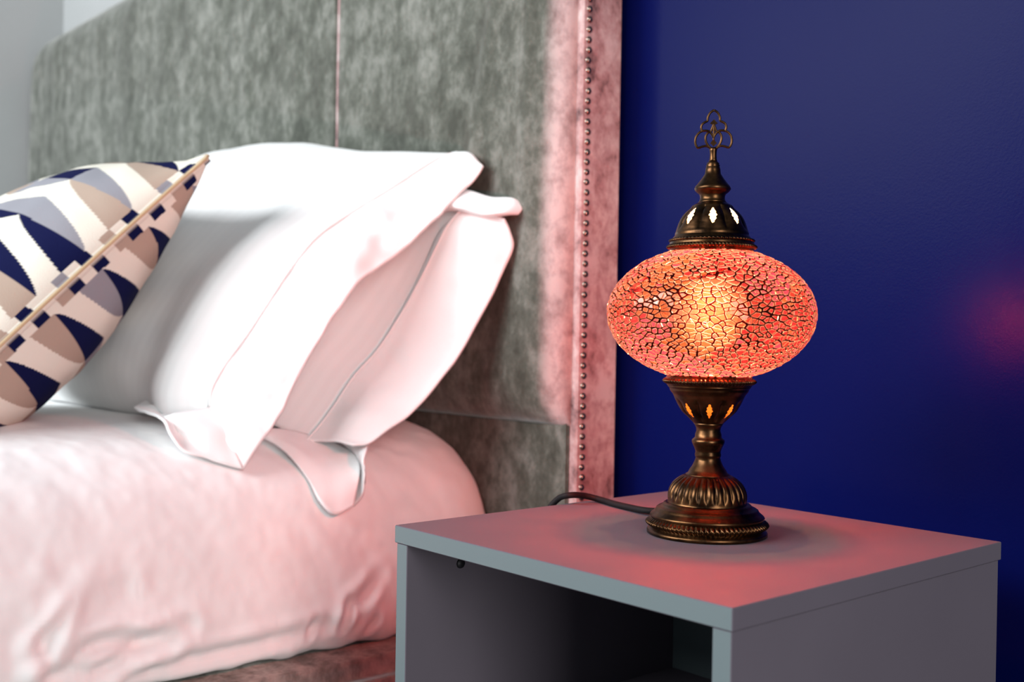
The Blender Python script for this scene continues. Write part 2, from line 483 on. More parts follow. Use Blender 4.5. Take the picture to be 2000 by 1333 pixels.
# ------------------------------------------------------------------ mattress under its white sheet
SX1, SX0, STOP, SBOT = -0.500, -2.22, 0.548, 0.2875
def sheet_profile():
    """(x, z) from the left-hand foot of the mattress, over the top, to the foot of the right-hand side"""
    right = [(-1.36, STOP), (-0.95, STOP), (-0.75, STOP + 0.001), (-0.66, STOP - 0.009), (-0.60, STOP - 0.027), (-0.553, STOP - 0.060),
             (-0.526, STOP - 0.110), (-0.512, STOP - 0.165), (-0.504, STOP - 0.21), (-0.507, SBOT + 0.018), (-0.520, SBOT + 0.002), (-0.56, SBOT)]
    left = [(-2.72 - x, z) for x, z in right[::-1]]
    return left[:-1] + right
CREASE = [  # world polylines on the side of the bed, depth, half width
    ([(-0.5300,-0.0411,0.5126), (-0.5150,-0.0689,0.4848), (-0.5050,-0.0821,0.4563), (-0.5000,-0.0902,0.4209)], -0.0075, 0.010),
    ([(-0.5000,-0.0678,0.4288), (-0.5000,-0.0834,0.4068), (-0.5000,-0.0782,0.3837)], -0.006, 0.009),
    ([(-0.5000,0.0374,0.4398), (-0.5000,0.0020,0.4320), (-0.5000,-0.0227,0.4233)], -0.003, 0.006),
    ([(-0.5000,-0.1702,0.3197), (-0.5000,-0.1435,0.3422), (-0.5000,-0.1046,0.3462), (-0.5000,-0.0602,0.3337)], -0.009, 0.013),
    ([(-0.5000,-0.1966,0.3438), (-0.5000,-0.1786,0.3655), (-0.5000,-0.1564,0.3999), (-0.5000,-0.1445,0.4146)], -0.008, 0.011),
    ([(-0.5000,-0.1833,0.3888), (-0.5000,-0.1797,0.4464), (-0.5150,-0.1463,0.4916)], -0.007, 0.012),
    ([(-0.5000,-0.2133,0.4283), (-0.5050,-0.1803,0.4708)], -0.006, 0.010),
    ([(-0.5000,-0.2111,0.4035), (-0.5000,-0.1839,0.4324)], -0.006, 0.009),
    ([(-0.5000,-0.1670,0.3762), (-0.5000,-0.1524,0.3988), (-0.5000,-0.1341,0.4353)], -0.006, 0.010),
    ([(-0.5000,-0.1780,0.3188), (-0.5000,-0.1263,0.3220), (-0.5000,-0.0775,0.3394), (-0.5000,-0.0378,0.3499)], -0.008, 0.013),
    ([(-0.5000,-0.0998,0.3059), (-0.5000,-0.0400,0.3105), (-0.5000,0.0547,0.3141), (-0.5000,0.1328,0.3219)], -0.006, 0.012),
    ([(-0.5000,-0.1334,0.3857), (-0.5000,-0.1054,0.3967), (-0.5000,-0.0778,0.3965)], 0.005, 0.010),
    ([(-0.5000,0.1668,0.3467), (-0.5000,0.1539,0.3142)], -0.006, 0.008),
    ([(-0.5000,0.1203,0.3311), (-0.5000,0.1079,0.3041)], -0.005, 0.007),
    ([(-0.5000,0.2016,0.3180), (-0.5000,0.1815,0.2949)], -0.006, 0.008),
    ([(-0.5000,0.2125,0.3742), (-0.5000,0.1856,0.3501), (-0.5000,0.1677,0.3405)], -0.006, 0.012),
    ([(-0.5600,-0.1681,0.5294), (-0.5200,-0.1778,0.5034), (-0.5100,-0.1837,0.4799)], -0.005, 0.011),
    ([(-0.5600,-0.0828,0.5295), (-0.5200,-0.0972,0.4968), (-0.5050,-0.1169,0.4532), (-0.5000,-0.1234,0.4081)], -0.0055, 0.012),
    ([(-0.5600,-0.1213,0.5372), (-0.5200,-0.1293,0.5073), (-0.5050,-0.1506,0.4672)], -0.004, 0.011),
    ([(-0.6000,-0.1813,0.5584), (-0.5700,-0.1547,0.5435), (-0.5300,-0.1475,0.5154)], -0.005, 0.012),
    ([(-0.6200,-0.1328,0.5602), (-0.5700,-0.1177,0.5415), (-0.5250,-0.1072,0.5023)], -0.004, 0.010),
    ([(-0.5200,0.0135,0.4877), (-0.5050,0.0055,0.4454)], -0.003, 0.008),
    ([(-0.5200,0.0486,0.4848), (-0.5050,0.0374,0.4533)], -0.003, 0.008),
    ([(-0.5000,0.1519,0.4244), (-0.5000,0.1732,0.4312), (-0.5000,0.2028,0.4126)], 0.0025, 0.006),
    ([(-0.5000,0.1316,0.3908), (-0.5000,0.1665,0.4015), (-0.5000,0.1958,0.3918)], 0.0025, 0.006),
    ([(-0.5000,-0.1997,0.3617), (-0.5000,-0.1965,0.3388), (-0.5000,-0.1992,0.3230)], 0.006, 0.012),
]
def seg_dist(Q, a, b):
    ab = b - a
    t = np.clip(((Q - a) @ ab) / (ab @ ab), 0, 1)
    return np.linalg.norm(Q - (a + t[:, None] * ab), axis=1)
def fitted_sheet():
    prof = sheet_profile()
    nl = len(sheet_profile()) // 2
    left = catmull(prof[:nl + 1], 60)[:-1]
    right = catmull(prof[nl:], 230)
    p = np.vstack([left, right])
    ys = np.concatenate([np.linspace(-1.66, -0.42, 40)[:-1], np.linspace(-0.42, 0.30, 260), np.linspace(0.303, 0.3995, 24)])
    n, m = len(ys), len(p)
    G = np.zeros((n, m, 3))
    G[:, :, 0] = p[None, :, 0]; G[:, :, 1] = ys[:, None]; G[:, :, 2] = p[None, :, 1]
    # the head end curves down and in towards the headboard, the foot end likewise
    for i, y in enumerate(ys):
        for d in (0.3995 - y, y + 1.66):
            if d < 0.05:
                q = 0.028 * (1 - math.sqrt(max(0, 1 - (1 - d / 0.05) ** 2)))
                c = np.array([-1.36, 0, 0.42])
                G[i, :, 2] -= np.where(G[i, :, 2] > 0.40, q, 0) * np.clip((G[i, :, 2] - 0.40) / 0.1, 0, 1)
                G[i, :, 0] -= np.sign(G[i, :, 0] - c[0]) * q * np.clip(np.abs(G[i, :, 0] - c[0]) - 0.70, 0, 0.1) * 10 * 0.5
    N = -grid_normals(G)
    if N[n // 2, m - 60, 0] < 0: N = -N
    Q = G.reshape(-1, 3); D = np.zeros(len(Q))
    act = (Q[:, 0] > -0.80) & (Q[:, 1] > -0.5)
    A = Q[act]; dd = np.zeros(len(A))
    for pts, dep, w in CREASE:
        c = catmull(np.array(pts), max(8, len(pts) * 3))
        best = np.full(len(A), 9.0); par = np.zeros(len(A))
        for k in range(len(c) - 1):
            d = seg_dist(A, c[k], c[k + 1])
            upd = d < best
            best[upd] = d[upd]; par[upd] = k / (len(c) - 2) if len(c) > 2 else 0.5
        fade = 1.5 * (0.35 + 0.65 * np.sin(PI * np.clip(par, 0.04, 0.96)))
        g = best / (w * 0.78)
        dd += dep * fade * (np.exp(-g ** 2) - 0.45 * np.exp(-((g - 1.7) / 0.9) ** 2))
    D[act] = dd
    # broad slackness and fine puckers
    for i in np.nonzero(act)[0]:
        q = Q[i]
        side = min(1.0, max(0.0, (q[0] + 0.80) / 0.2))
        D[i] += side * (0.0028 * nz((0, q[1] * 1.0 + q[2] * 0.45, q[2] * 0.5), 14, 2.0) + 0.0014 * nz((q[0], q[1] * 1.1 + q[2] * 0.8, q[2] * 0.45), 34, 9.0))
        D[i] += 0.0006 * nz(q, 80, 4.0)
        low = max(0.0, 1 - (q[2] - SBOT) / 0.07)
        D[i] += low * 0.004 * nz((0, q[1], q[2] * 0.25), 30, 6.0)
    Q2 = Q + N.reshape(-1, 3) * D[:, None]
    Q2[:, 2] = np.maximum(Q2[:, 2], SBOT)
    o = mesh('bed_sheet', Q2, grid_faces(n, m), MAT['cotton'])
    # close the two ends and the underside so that it stands as a body
    bm = bmesh.new(); bm.from_mesh(o.data); bmesh.ops.holes_fill(bm, edges=[e for e in bm.edges if e.is_boundary], sides=0)
    bmesh.ops.recalc_face_normals(bm, faces=bm.faces)
    bm.to_mesh(o.data); bm.free()
    return o
tag(fitted_sheet(), 'rumpled white cotton sheet stretched over the mattress of the bed', 'sheet')

# ------------------------------------------------------------------ pillows
def body(name, st, ns, nt, mat, parent, seed, edge_curve=None, reach=0.3, wr=1.0, powr=0.5, skew=0.0, creases=()):
    """closed pillow body lofted from stations (B, T, front bulge, back bulge)"""
    B = catmull([s[0] for s in st], ns); T = catmull([s[1] for s in st], ns)
    sc = np.linalg.norm(np.diff([(np.array(s[0]) + np.array(s[1])) / 2 for s in st], axis=0), axis=1)
    s0 = np.concatenate([[0], np.cumsum(sc)]); q = np.linspace(0, 1, ns)
    f = catmull([(a, s[2], s[3]) for a, s in zip(s0, st)], ns)
    out = []
    for side in (1, -1):
        G = np.zeros((ns, nt, 3))
        for i in range(ns):
            ch = T[i] - B[i]
            n = np.cross(ch, np.array([-1.0, 0, 0])); n /= np.linalg.norm(n)
            if n[1] > 0: n = -n
            amp = f[i, 1] if side > 0 else f[i, 2]
            for j in range(nt):
                t = j / (nt - 1)
                t = 0.5 - 0.5 * math.cos(PI * t)
                S = (4 * t * (1 - t)) ** powr * (1 + skew * (1 - 2 * t))
                G[i, j] = B[i] + ch * t + n * side * amp * S
        if edge_curve is not None:
            ec = catmull(edge_curve, 400)
            ec = np.array([ec[int(round((0.5 - 0.5 * math.cos(PI * j / (nt - 1))) * 399))] for j in range(nt)])
            dl = ec - G[0]
            for i in range(ns):
                w_ = max(0.0, 1 - (i / (ns - 1)) / reach)
                G[i] += dl * (w_ * w_ * (3 - 2 * w_))
        N = grid_normals(G)
        if (N[ns // 2, nt // 2] @ np.array([0, -1.0, 0.6])) * side < 0: N = -N
        D = np.zeros((ns, nt))
        for i in range(ns):
            for j in range(nt):
                t = j / (nt - 1); s = i / (ns - 1)
                e = min(1, 5 * t, 5 * (1 - t), 7 * s, 7 * (1 - s))
                g = G[i, j]
                D[i, j] = e * wr * (0.006 * nz(g, 7, seed) + 0.0035 * nz((g[0], g[1] + g[2], g[2] - g[1]), 16, seed + 4))
        if side > 0 and creases:
            Q = G.reshape(-1, 3); dd = np.zeros(len(Q))
            for pts, dep, w in creases:
                c = catmull(np.array(pts), 14); best = np.full(len(Q), 9.0)
                for k in range(13): best = np.minimum(best, seg_dist(Q, c[k], c[k + 1]))
                g = best / w; dd += dep * (np.exp(-g ** 2) - 0.45 * np.exp(-((g - 1.7) / 0.9) ** 2))
            D += dd.reshape(ns, nt)
        G = G + N * D[:, :, None]
        out.append(G)
    v = np.vstack([out[0].reshape(-1, 3), out[1].reshape(-1, 3)])
    fc = grid_faces(ns, nt) + grid_faces(ns, nt, off=ns * nt, flip=True)
    me = bpy.data.meshes.new(name)
    me.from_pydata([tuple(map(float, p)) for p in v], [], fc)
    o = link(name, me, mat, parent)
    uv_grid(o, ns, nt)
    bm = bmesh.new(); bm.from_mesh(me)
    bmesh.ops.remove_doubles(bm, verts=bm.verts, dist=0.0004)
    bmesh.ops.holes_fill(bm, edges=[e for e in bm.edges if e.is_boundary], sides=0)
    bmesh.ops.recalc_face_normals(bm, faces=bm.faces)
    bm.to_mesh(me); bm.free()
    me.polygons.foreach_set('use_smooth', [True] * len(me.polygons))
    return o

def rumple(G, amp, sc, seed, edge=True):
    N = grid_normals(G); n, m = G.shape[:2]
    w = np.clip((n - 1 - np.arange(n)) / (n * 0.45), 0, 1)
    H = G.copy()
    for i in range(n):
        for j in range(m):
            H[i, j] += N[i, j] * amp * w[i] * (nz(G[i, j], sc, seed) + 0.5 * nz(G[i, j], sc * 2.3, seed + 5))
    return H

def tucked(seam, mid):
    return [tuple(np.array(a) + 0.22 * (np.array(a) - np.array(b)) + np.array((0, 0.004, -0.004))) for a, b in zip(seam, mid)]

# --- front pillow
fp = empty('front_pillow', (-0.9, 0.14, 0.548))
tag(fp, 'front white flanged pillow, behind the patterned cushion and leaning on the other white pillow', 'pillow', 'white pillows on the bed')
F_HEM = [(-0.5600,0.0531,0.5052), (-0.5600,0.0691,0.5262), (-0.5580,0.0876,0.5495), (-0.5520,0.1173,0.6097), (-0.5470,0.1449,0.6588), (-0.5450,0.1612,0.6838), (-0.5400,0.1938,0.7286),
         (-0.5350,0.2354,0.7591), (-0.5250,0.2828,0.7973), (-0.5150,0.3156,0.8307), (-0.5080,0.3347,0.8563), (-0.5030,0.3516,0.8755), (-0.5020,0.3583,0.8855)]
F_SEAM = [(-0.6200,0.0397,0.5732), (-0.6220,0.0435,0.5956), (-0.6220,0.0596,0.6230), (-0.6200,0.0850,0.6572), (-0.6150,0.1094,0.6953), (-0.6120,0.1395,0.7408), (-0.6080,0.1759,0.7852),
          (-0.6000,0.2235,0.8205), (-0.5900,0.2717,0.8527), (-0.5750,0.3099,0.8822), (-0.5650,0.3342,0.8989), (-0.5600,0.3491,0.9056), (-0.5550,0.3564,0.9080)]
F_MID = [tuple(0.5 * (np.array(a) + np.array(b)) + np.array((0.006 * math.sin(1.3 * k), -0.004 * math.cos(1.7 * k), 0.004))) for k, (a, b) in enumerate(zip(F_HEM, F_SEAM))]

f_st = [  # bottom, top, front bulge, back bulge
    (F_SEAM[0], F_SEAM[-1], 0.03, 0.03),
    ((-0.690, 0.022, 0.556), (-0.66, 0.352, 0.918), 0.066, 0.03),
    ((-0.80, 0.045, 0.552), (-0.78, 0.358, 0.932), 0.082, 0.045),
    ((-0.95, 0.045, 0.552), (-0.95, 0.362, 0.962), 0.106, 0.045),
    ((-1.12, 0.045, 0.552), (-1.12, 0.364, 0.972), 0.116, 0.04),
    ((-1.32, 0.050, 0.552), (-1.32, 0.364, 0.968), 0.105, 0.035),
    ((-1.52, 0.150, 0.560), (-1.52, 0.360, 0.955), 0.004, 0.004),
]
body('pillow_body', f_st, 110, 90, MAT['satin'], fp, 3.0, edge_curve=F_SEAM, reach=0.28, powr=0.5, skew=0.25)
G = patch_grid([F_HEM, F_MID, F_SEAM, tucked(F_SEAM, F_MID)], 30, 130)
sheet_patch('flange', rumple(G, 0.0075, 20, 2.0), MAT['cotton'], fp, 0.0035)
tube('seam', np.array(F_SEAM) + np.array((0.002, -0.0012, 0.0012)), 0.0013, MAT['cotton'], fp, n=90, seg=6)
# the lower flange lying along the mattress edge
lo_out = [(-0.5600,0.0531,0.5052), (-0.5720,0.0302,0.5126), (-0.5800,0.0150,0.5199), (-0.5880,-0.0032,0.5255), (-0.6000,-0.0134,0.5409), (-0.6250,-0.0149,0.5561), (-0.6800,-0.0104,0.5655), (-0.7400,-0.0036,0.5672)]
lo_in = [F_SEAM[0], (-0.635, 0.000, 0.566), (-0.66, -0.001, 0.562), (-0.69, 0.008, 0.560), (-0.72, 0.022, 0.558), (-0.75, 0.036, 0.557), (-0.80, 0.058, 0.555), (-0.86, 0.082, 0.554)]
lo_mid = [tuple(0.5 * (np.array(a) + np.array(b)) + np.array((0, 0, 0.006 + 0.004 * math.sin(2.1 * k)))) for k, (a, b) in enumerate(zip(lo_out, lo_in))]
sheet_patch('flange', rumple(patch_grid([lo_out, lo_mid, lo_in], 16, 80), 0.003, 22, 7.0), MAT['cotton'], fp, 0.0035)

# --- rear pillow, between the front one and the headboard
rp = empty('rear_pillow', (-0.85, 0.26, 0.548))
tag(rp, 'rear white pillow between front pillow and headboard, its flange hanging over the mattress edge', 'pillow', 'white pillows on the bed')
R_HEM = [(-0.5350,0.1869,0.5268), (-0.5270,0.2054,0.5290), (-0.5180,0.2276,0.5475), (-0.5100,0.2526,0.5649), (-0.4970,0.2898,0.6063), (-0.4870,0.3180,0.6485), (-0.4720,0.3424,0.7010), (-0.4580,0.3593,0.7502), (-0.4480,0.3655,0.7781), (-0.4480,0.3591,0.7971), (-0.4500,0.3511,0.8121)]
R_SEAM = [(-0.6000,0.1609,0.5289), (-0.6000,0.1754,0.5423), (-0.5980,0.1962,0.5676), (-0.5920,0.2223,0.6065), (-0.5850,0.2523,0.6396), (-0.5750,0.2768,0.6799), (-0.5600,0.2978,0.7271), (-0.5450,0.3107,0.7673), (-0.5300,0.3195,0.8004), (-0.5220,0.3297,0.8173), (-0.5150,0.3367,0.8273)]
R_MID = [tuple(0.5 * (np.array(a) + np.array(b)) + np.array((0.008 * math.sin(0.9 * k + 0.6), 0.003 * math.cos(1.3 * k), 0.004))) for k, (a, b) in enumerate(zip(R_HEM, R_SEAM))]
r_st = [
    (R_SEAM[0], R_SEAM[-1], 0.03, 0.03),
    ((-0.69, 0.140, 0.553), (-0.62, 0.350, 0.850), 0.055, 0.06),
    ((-0.82, 0.190, 0.551), (-0.80, 0.356, 0.865), 0.055, 0.06),
    ((-0.98, 0.225, 0.551), (-0.98, 0.358, 0.880), 0.045, 0.05),
    ((-1.14, 0.250, 0.551), (-1.14, 0.358, 0.880), 0.035, 0.04),
    ((-1.27, 0.280, 0.556), (-1.27, 0.356, 0.870), 0.003, 0.003),
]
body('pillow_body', r_st, 80, 70, MAT['satin'], rp, 13.0, edge_curve=R_SEAM, reach=0.3, powr=0.5, skew=0.2)
sheet_patch('flange', rumple(patch_grid([R_HEM, R_MID, R_SEAM, tucked(R_SEAM, R_MID)], 30, 120), 0.004, 16, 12.0), MAT['cotton'], rp, 0.0035)
tube('seam', np.array(R_SEAM) + np.array((0.004, -0.002, 0.003)), 0.0012, MAT['cotton'], rp, n=90, seg=6)
# top corner of the flange, folded over
tc_a = [(-0.5450,0.3283,0.8544), (-0.5150,0.3404,0.8529), (-0.4800,0.3546,0.8420), (-0.4550,0.3677,0.8399), (-0.4470,0.3747,0.8346)]
tc_b = [(-0.5350,0.3158,0.8416), (-0.5000,0.3287,0.8373), (-0.4660,0.3415,0.8253), (-0.4460,0.3601,0.8293), (-0.4400,0.3721,0.8261)]
tc_c = [(-0.5350,0.3126,0.8320), (-0.4970,0.3223,0.8273), (-0.4630,0.3307,0.8177), (-0.4450,0.3466,0.8191), (-0.4400,0.3654,0.8190)]
tc_d = [(-0.5600,0.3301,0.8288), (-0.5300,0.3444,0.8251), (-0.4900,0.3506,0.8174), (-0.4620,0.3553,0.8171), (-0.4520,0.3655,0.8225)]
sheet_patch('folded_corner', patch_grid([tc_a, tc_b, tc_c, tc_d], 22, 44), MAT['cotton'], rp, 0.003)
# lower flange hanging over the mattress edge and curling back up
fl_in = [(-0.6120,0.1047,0.5459), (-0.6120,0.1387,0.5418), (-0.6060,0.1680,0.5358), (-0.6000,0.1906,0.5300), (-0.5900,0.2057,0.5209), (-0.5750,0.2130,0.5134)]
fl_md = [(-0.6100,0.1051,0.5385), (-0.5780,0.1281,0.5262), (-0.5560,0.1510,0.5032), (-0.5420,0.1664,0.4912), (-0.5360,0.1844,0.4936), (-0.5340,0.1964,0.4993)]
fl_ot = [(-0.6120,0.1063,0.5357), (-0.5740,0.1176,0.5185), (-0.5480,0.1309,0.4900), (-0.5260,0.1364,0.4635), (-0.5180,0.1515,0.4486), (-0.5180,0.1772,0.4560)]
sheet_patch('flange', rumple(patch_grid([fl_in, fl_md, fl_ot], 26, 50), 0.002, 22, 17.0), MAT['cotton'], rp, 0.0035)
cu_a = [(-0.5320,0.1863,0.4533), (-0.5480,0.2056,0.4972), (-0.5750,0.2130,0.5134), (-0.5920,0.2007,0.5301), (-0.5980,0.1890,0.5471)]
cu_b = [(-0.5220,0.1920,0.4665), (-0.5250,0.1965,0.4940), (-0.5500,0.2043,0.5130), (-0.5850,0.2076,0.5355), (-0.6000,0.1992,0.5530)]
cu_c = [(-0.5180,0.1928,0.4825), (-0.5180,0.1925,0.5012), (-0.5300,0.1957,0.5154), (-0.5800,0.2197,0.5354), (-0.5980,0.2194,0.5550)]
cu_d = [(-0.5160,0.1927,0.4952), (-0.5180,0.1893,0.5107), (-0.5250,0.1997,0.5219), (-0.5550,0.2240,0.5320), (-0.5800,0.2349,0.5510)]
sheet_patch('curled_hem', patch_grid([cu_a, cu_b, cu_c, cu_d], 22, 40), MAT['cotton'], rp, 0.003)

# ------------------------------------------------------------------ patterned cushion
def cushion():
    root = empty('cushion', (-0.92, -0.16, 0.55))
    tag(root, 'square cushion woven with navy, taupe and grey geometric blades, propped against the white pillow', 'cushion')
    C = np.array([-0.70 - 0.222, -0.0975, 0.7185]); U = np.array([1.0, 0, 0]); Vv = np.array([0, 0.7071, 0.7071]); N = np.array([0, -0.7071, 0.7071])
    H = 0.232
    n = 330
    CREAM, NAVY, TAUPE, GREY = (0.72, 0.69, 0.60), (0.004, 0.006, 0.045), (0.40, 0.31, 0.25), (0.26, 0.26, 0.29)
    def colour(a, b, front):
        """a: metres of cloth from the right-hand seam, b: metres along it from the middle"""
        T = 0.077; d = H - b
        if a < 0.0016: return CREAM
        if a < 0.015:
            k = int(math.floor(d / 0.019 + (0 if front else 0.5)))
            return [CREAM, NAVY, CREAM, GREY, CREAM, CREAM, NAVY, CREAM, TAUPE][k % 9] if front else [NAVY, CREAM, NAVY, TAUPE, CREAM][k % 5]
        a -= 0.015
        L = 0.112 if front else 0.105
        row = int(a // L); q = (a % L) / L
        col = int(math.floor(d / T)); p = (d / T) % 1
        if row % 2: q = 1 - q
        # a blade with its broad end at the seam and its point at q = 1, and one the other way about
        w = 0.52 * (1 - q) ** 0.68
        w2 = 0.52 * q ** 0.68
        h = row * 3 + col
        if p >= 0.5 and p - 0.5 < w * 0.96:
            return ([TAUPE, TAUPE, NAVY, TAUPE, GREY, NAVY] if front else [TAUPE, TAUPE, GREY, TAUPE, TAUPE, GREY])[h % 6]
        if p < 0.5 and 0.5 - p < w2 * 0.96:
            return ([NAVY, GREY, GREY, NAVY, NAVY, GREY] if front else [GREY, NAVY, NAVY, NAVY, NAVY, NAVY])[h % 6]
        return CREAM
    verts, cols, faces = [], [], []
    for side, t in ((1, 0.098), (-1, 0.120)):
        off = len(verts)
        for i in range(n):
            u = -math.cos(PI * i / (n - 1))
            for j in range(n):
                v = -math.cos(PI * j / (n - 1)); v = 0.5 * v + 0.5 * (2 * j / (n - 1) - 1)
                x = H * u * (1 - 0.06 * (1 - v * v)); y = H * v * (1 - 0.05 * (1 - u * u))
                r = max(0.0, (1 - abs(u) ** 2.2)) ** (0.62 if side > 0 else 0.44) * max(0.0, (1 - abs(v) ** 2.2)) ** (0.62 if side > 0 else 0.44)
                h = t * r * (1 if side > 0 else 1 - 0.28 * v)
                if 0 < i < n - 1 and 0 < j < n - 1: h = max(h, 0.0055)
                p = C + U * x + Vv * y
                e = min(1, (1 - abs(u)) * 8, (1 - abs(v)) * 8)
                h += e * (0.005 * nz(p, 9, 21 + side) + 0.0022 * nz(p, 26, 25))
                verts.append(p + N * (side * h))
        W = np.array(verts[off:]).reshape(n, n, 3)
        arc = np.zeros((n, n))
        arc[:-1] = np.cumsum(np.linalg.norm(np.diff(W, axis=0), axis=2)[::-1], axis=0)[::-1]
        for i in range(n):
            for j in range(n):
                cols.append((*colour(arc[i, j], float((W[i, j] - C) @ Vv), side > 0), 1))
        faces += grid_faces(n, n, off, flip=(side < 0))
    o = mesh('cover', verts, faces, None, root)
    at = o.data.color_attributes.new('print', 'FLOAT_COLOR', 'POINT')
    at.data.foreach_set('color', np.array(cols, np.float32).ravel())
    t = NT('woven_print')
    ca = t.n('ShaderNodeVertexColor'); ca.layer_name = 'print'
    nrm = t.bump(t.noise(520, 2, 0.6), 0.35, 0.001)
    t.bsdf(color=ca.outputs[0], rough=0.85, spec=0.08, normal=nrm)
    o.data.materials.append(t.m)
    bm = bmesh.new(); bm.from_mesh(o.data)
    bmesh.ops.remove_doubles(bm, verts=[v for v in bm.verts if v.is_boundary], dist=0.0005)
    bmesh.ops.recalc_face_normals(bm, faces=bm.faces)
    bm.to_mesh(o.data); bm.free()
    pts = []
    for k in range(4):
        for i in range(12):
            w = -1 + 2 * i / 12
            u, v = [(1, w), (-w, 1), (-1, -w), (w, -1)][k]
            pts.append(C + U * (H * u * (1 - 0.06 * (1 - v * v))) + Vv * (H * v * (1 - 0.05 * (1 - u * u))) + N * 0.0015)
    tube('piping', pts, 0.0024, M_plain('tan_piping', (0.55, 0.42, 0.26), 0.7, 0.2), root, n=200, seg=6, closed=True)
cushion()

# ------------------------------------------------------------------ nightstand
ns = empty('nightstand', (0, 0.18, 0))
tag(ns, 'grey laminate open nightstand with square top beside the bed, lamp on it', 'nightstand')
def panel(name, lo, hi):
    o = box(name, lo, hi, MAT['laminate'], ns, bevel=0.0006, seg=1)
    o.data.materials.append(MAT['edge_band'])
    for p in o.data.polygons:
        if p.normal.y < -0.9: p.material_index = 1
    return o
NW, ND, NH = 0.18, 0.3625, 0.5
panel('top', (-NW, 0, NH - 0.0150), (NW, ND, NH))
for sx in (-1, 1):
    a, b = sorted((sx * (NW - 0.0015), sx * (NW - 0.0165)))
    panel('side_panel', (a, 0.0015, 0.0), (b, ND - 0.002, NH - 0.0153))
panel('back_panel', (-NW + 0.0168, ND - 0.012, 0.03), (NW - 0.0168, ND - 0.004, NH - 0.0156))
panel('shelf', (-NW + 0.0168, 0.004, 0.300), (NW - 0.0168, ND - 0.0124, 0.315))
panel('bottom_panel', (-NW + 0.0168, 0.004, 0.040), (NW - 0.0168, ND - 0.0124, 0.055))
panel('plinth', (-NW + 0.0168, 0.02, 0.0), (NW - 0.0168, 0.034, 0.0397))
def cam_cap():
    bm = bmesh.new()
    bmesh.ops.create_cone(bm, cap_ends=True, segments=16, radius1=0.0045, radius2=0.0040, depth=0.0016, matrix=Matrix.Translation((-NW + 0.0173, 0.06, 0.462)) @ Matrix.Rotation(PI / 2, 4, 'Y'))
    return from_bm('fitting_cap', bm, MAT['black'], ns)
cam_cap()

# ------------------------------------------------------------------ mosaic table lamp
LX, LY, LZ = (0.0081,0.1894,0.5000)
LOCAL_ROOTS.add('mosaic_lamp')
lamp = empty('mosaic_lamp', (LX, LY, 0.5))
tag(lamp, 'glowing red crackle-glass mosaic table lamp with antique brass base standing on the nightstand', 'lamp')
S = 0.000450
def pr(*pts): return [(r * S, (1043 - y) * S) for y, r in pts]
BR = MAT['brass']
# stepped foot
lathe('base_plate', pr((1043, 109), (1042, 112), (1037, 112.5), (1034, 110), (1032, 105), (1022, 102), (1012, 105), (1009, 107), (1006, 105), (1001, 99), (998, 96), (995, 95), (993, 92), (991, 85), (988, 83), (985, 80), (984, 74)), BR, lamp, 128)
def rope(rad, hw, n, k):
    def d(th, t, r, z):
        return r + hw * 0.8 * (abs(math.sin(n / 2 * (th + k * (t - 0.5)))) - 0.4) * math.sin(PI * t)
    return d
def rope_ring(name, y, r, h, n, parent, seg=480):
    prof = [((r - 3) * S, (1043 - y - h / 2) * S), (r * S, (1043 - y - h * 0.38) * S), ((r + h * 0.28) * S, (1043 - y) * S), (r * S, (1043 - y + h * 0.38) * S), ((r - 3) * S, (1043 - y + h / 2) * S)]
    return lathe(name, prof, BR, parent, seg, rope(r * S, h * 0.45 * S, n, 0.06), rows=11, close=False)
rope_ring('rope_ring', 1022, 106, 19, 76, lamp)
def flutes(n, amp, lo=0.08, hi=0.92):
    def d(th, t, r, z):
        w = max(0, min(1, (t - lo) / 0.18, (hi - t) / 0.12))
        return r - amp * S * w * (1 - abs(math.sin(n / 2 * th)) ** 0.6)
    return d
lathe('fluted_dome', pr((986, 75), (982, 73.5), (975, 74), (965, 73.5), (955, 70), (946, 64), (939, 56), (934, 48), (931, 41)), BR, lamp, 336, flutes(28, 5), rows=40)
lathe('stem', pr((933, 42), (930, 41), (928, 37), (922, 34), (914, 28.5), (905, 24.5), (899, 22.8), (897, 24), (893, 24.5), (889, 23.5), (886, 24), (880, 26), (874, 29), (870, 30.5), (866, 30.5), (863, 27.5), (861, 25), (855, 24.6), (849, 22.5), (843, 23), (838, 25.5), (834, 28)), BR, lamp, 96)
# eight-lobed cup with pierced lobes
def lobes(n, amp, lo, hi, th0):
    def d(th, t, r, z):
        w = max(0, min(1, (t - lo) / 0.15, (hi - t) / 0.12))
        return r - amp * S * w * (1 - abs(math.cos(n / 2 * (th - th0))) ** 0.40)
    return d
TH0 = math.atan2(-0.546 - LY, 0.593 - LX) + math.radians(1.5)   # a lobe faces the room
def pierced(n, th0, zc, hh, hw, rad, teardrop=0.0):
    def h(th, z):
        a = (th - th0 + PI / n) % (2 * PI / n) - PI / n
        q = (z - zc) / hh
        if abs(q) >= 1: return False
        w = hw * (1 - abs(q)) ** 0.55 * (1 + 0.16 * math.cos(q * PI * 4.2)) * (1 + teardrop * q)
        return abs(a) * rad < w
    return h
cup = lathe('lower_cup', pr((836, 26), (833, 29), (829, 33), (823, 39), (813, 50), (802, 57), (790, 63), (781, 67), (777, 70), (773, 73), (769, 74), (766, 77), (764, 77)), BR, lamp, 400,
            lobes(8, 7.5, 0.08, 0.70, TH0), rows=70, holes=pierced(8, TH0, (1043 - 809) * S, 13.5 * S, 5.2 * S, 51 * S), close=False)
lathe('cup_rim', pr((764, 78), (760, 81), (755, 83), (750, 82), (746, 79), (742, 77), (741, 72)), BR, lamp, 128, close=False)
rope_ring('rope_ring', 755, 81.5, 13, 68, lamp)
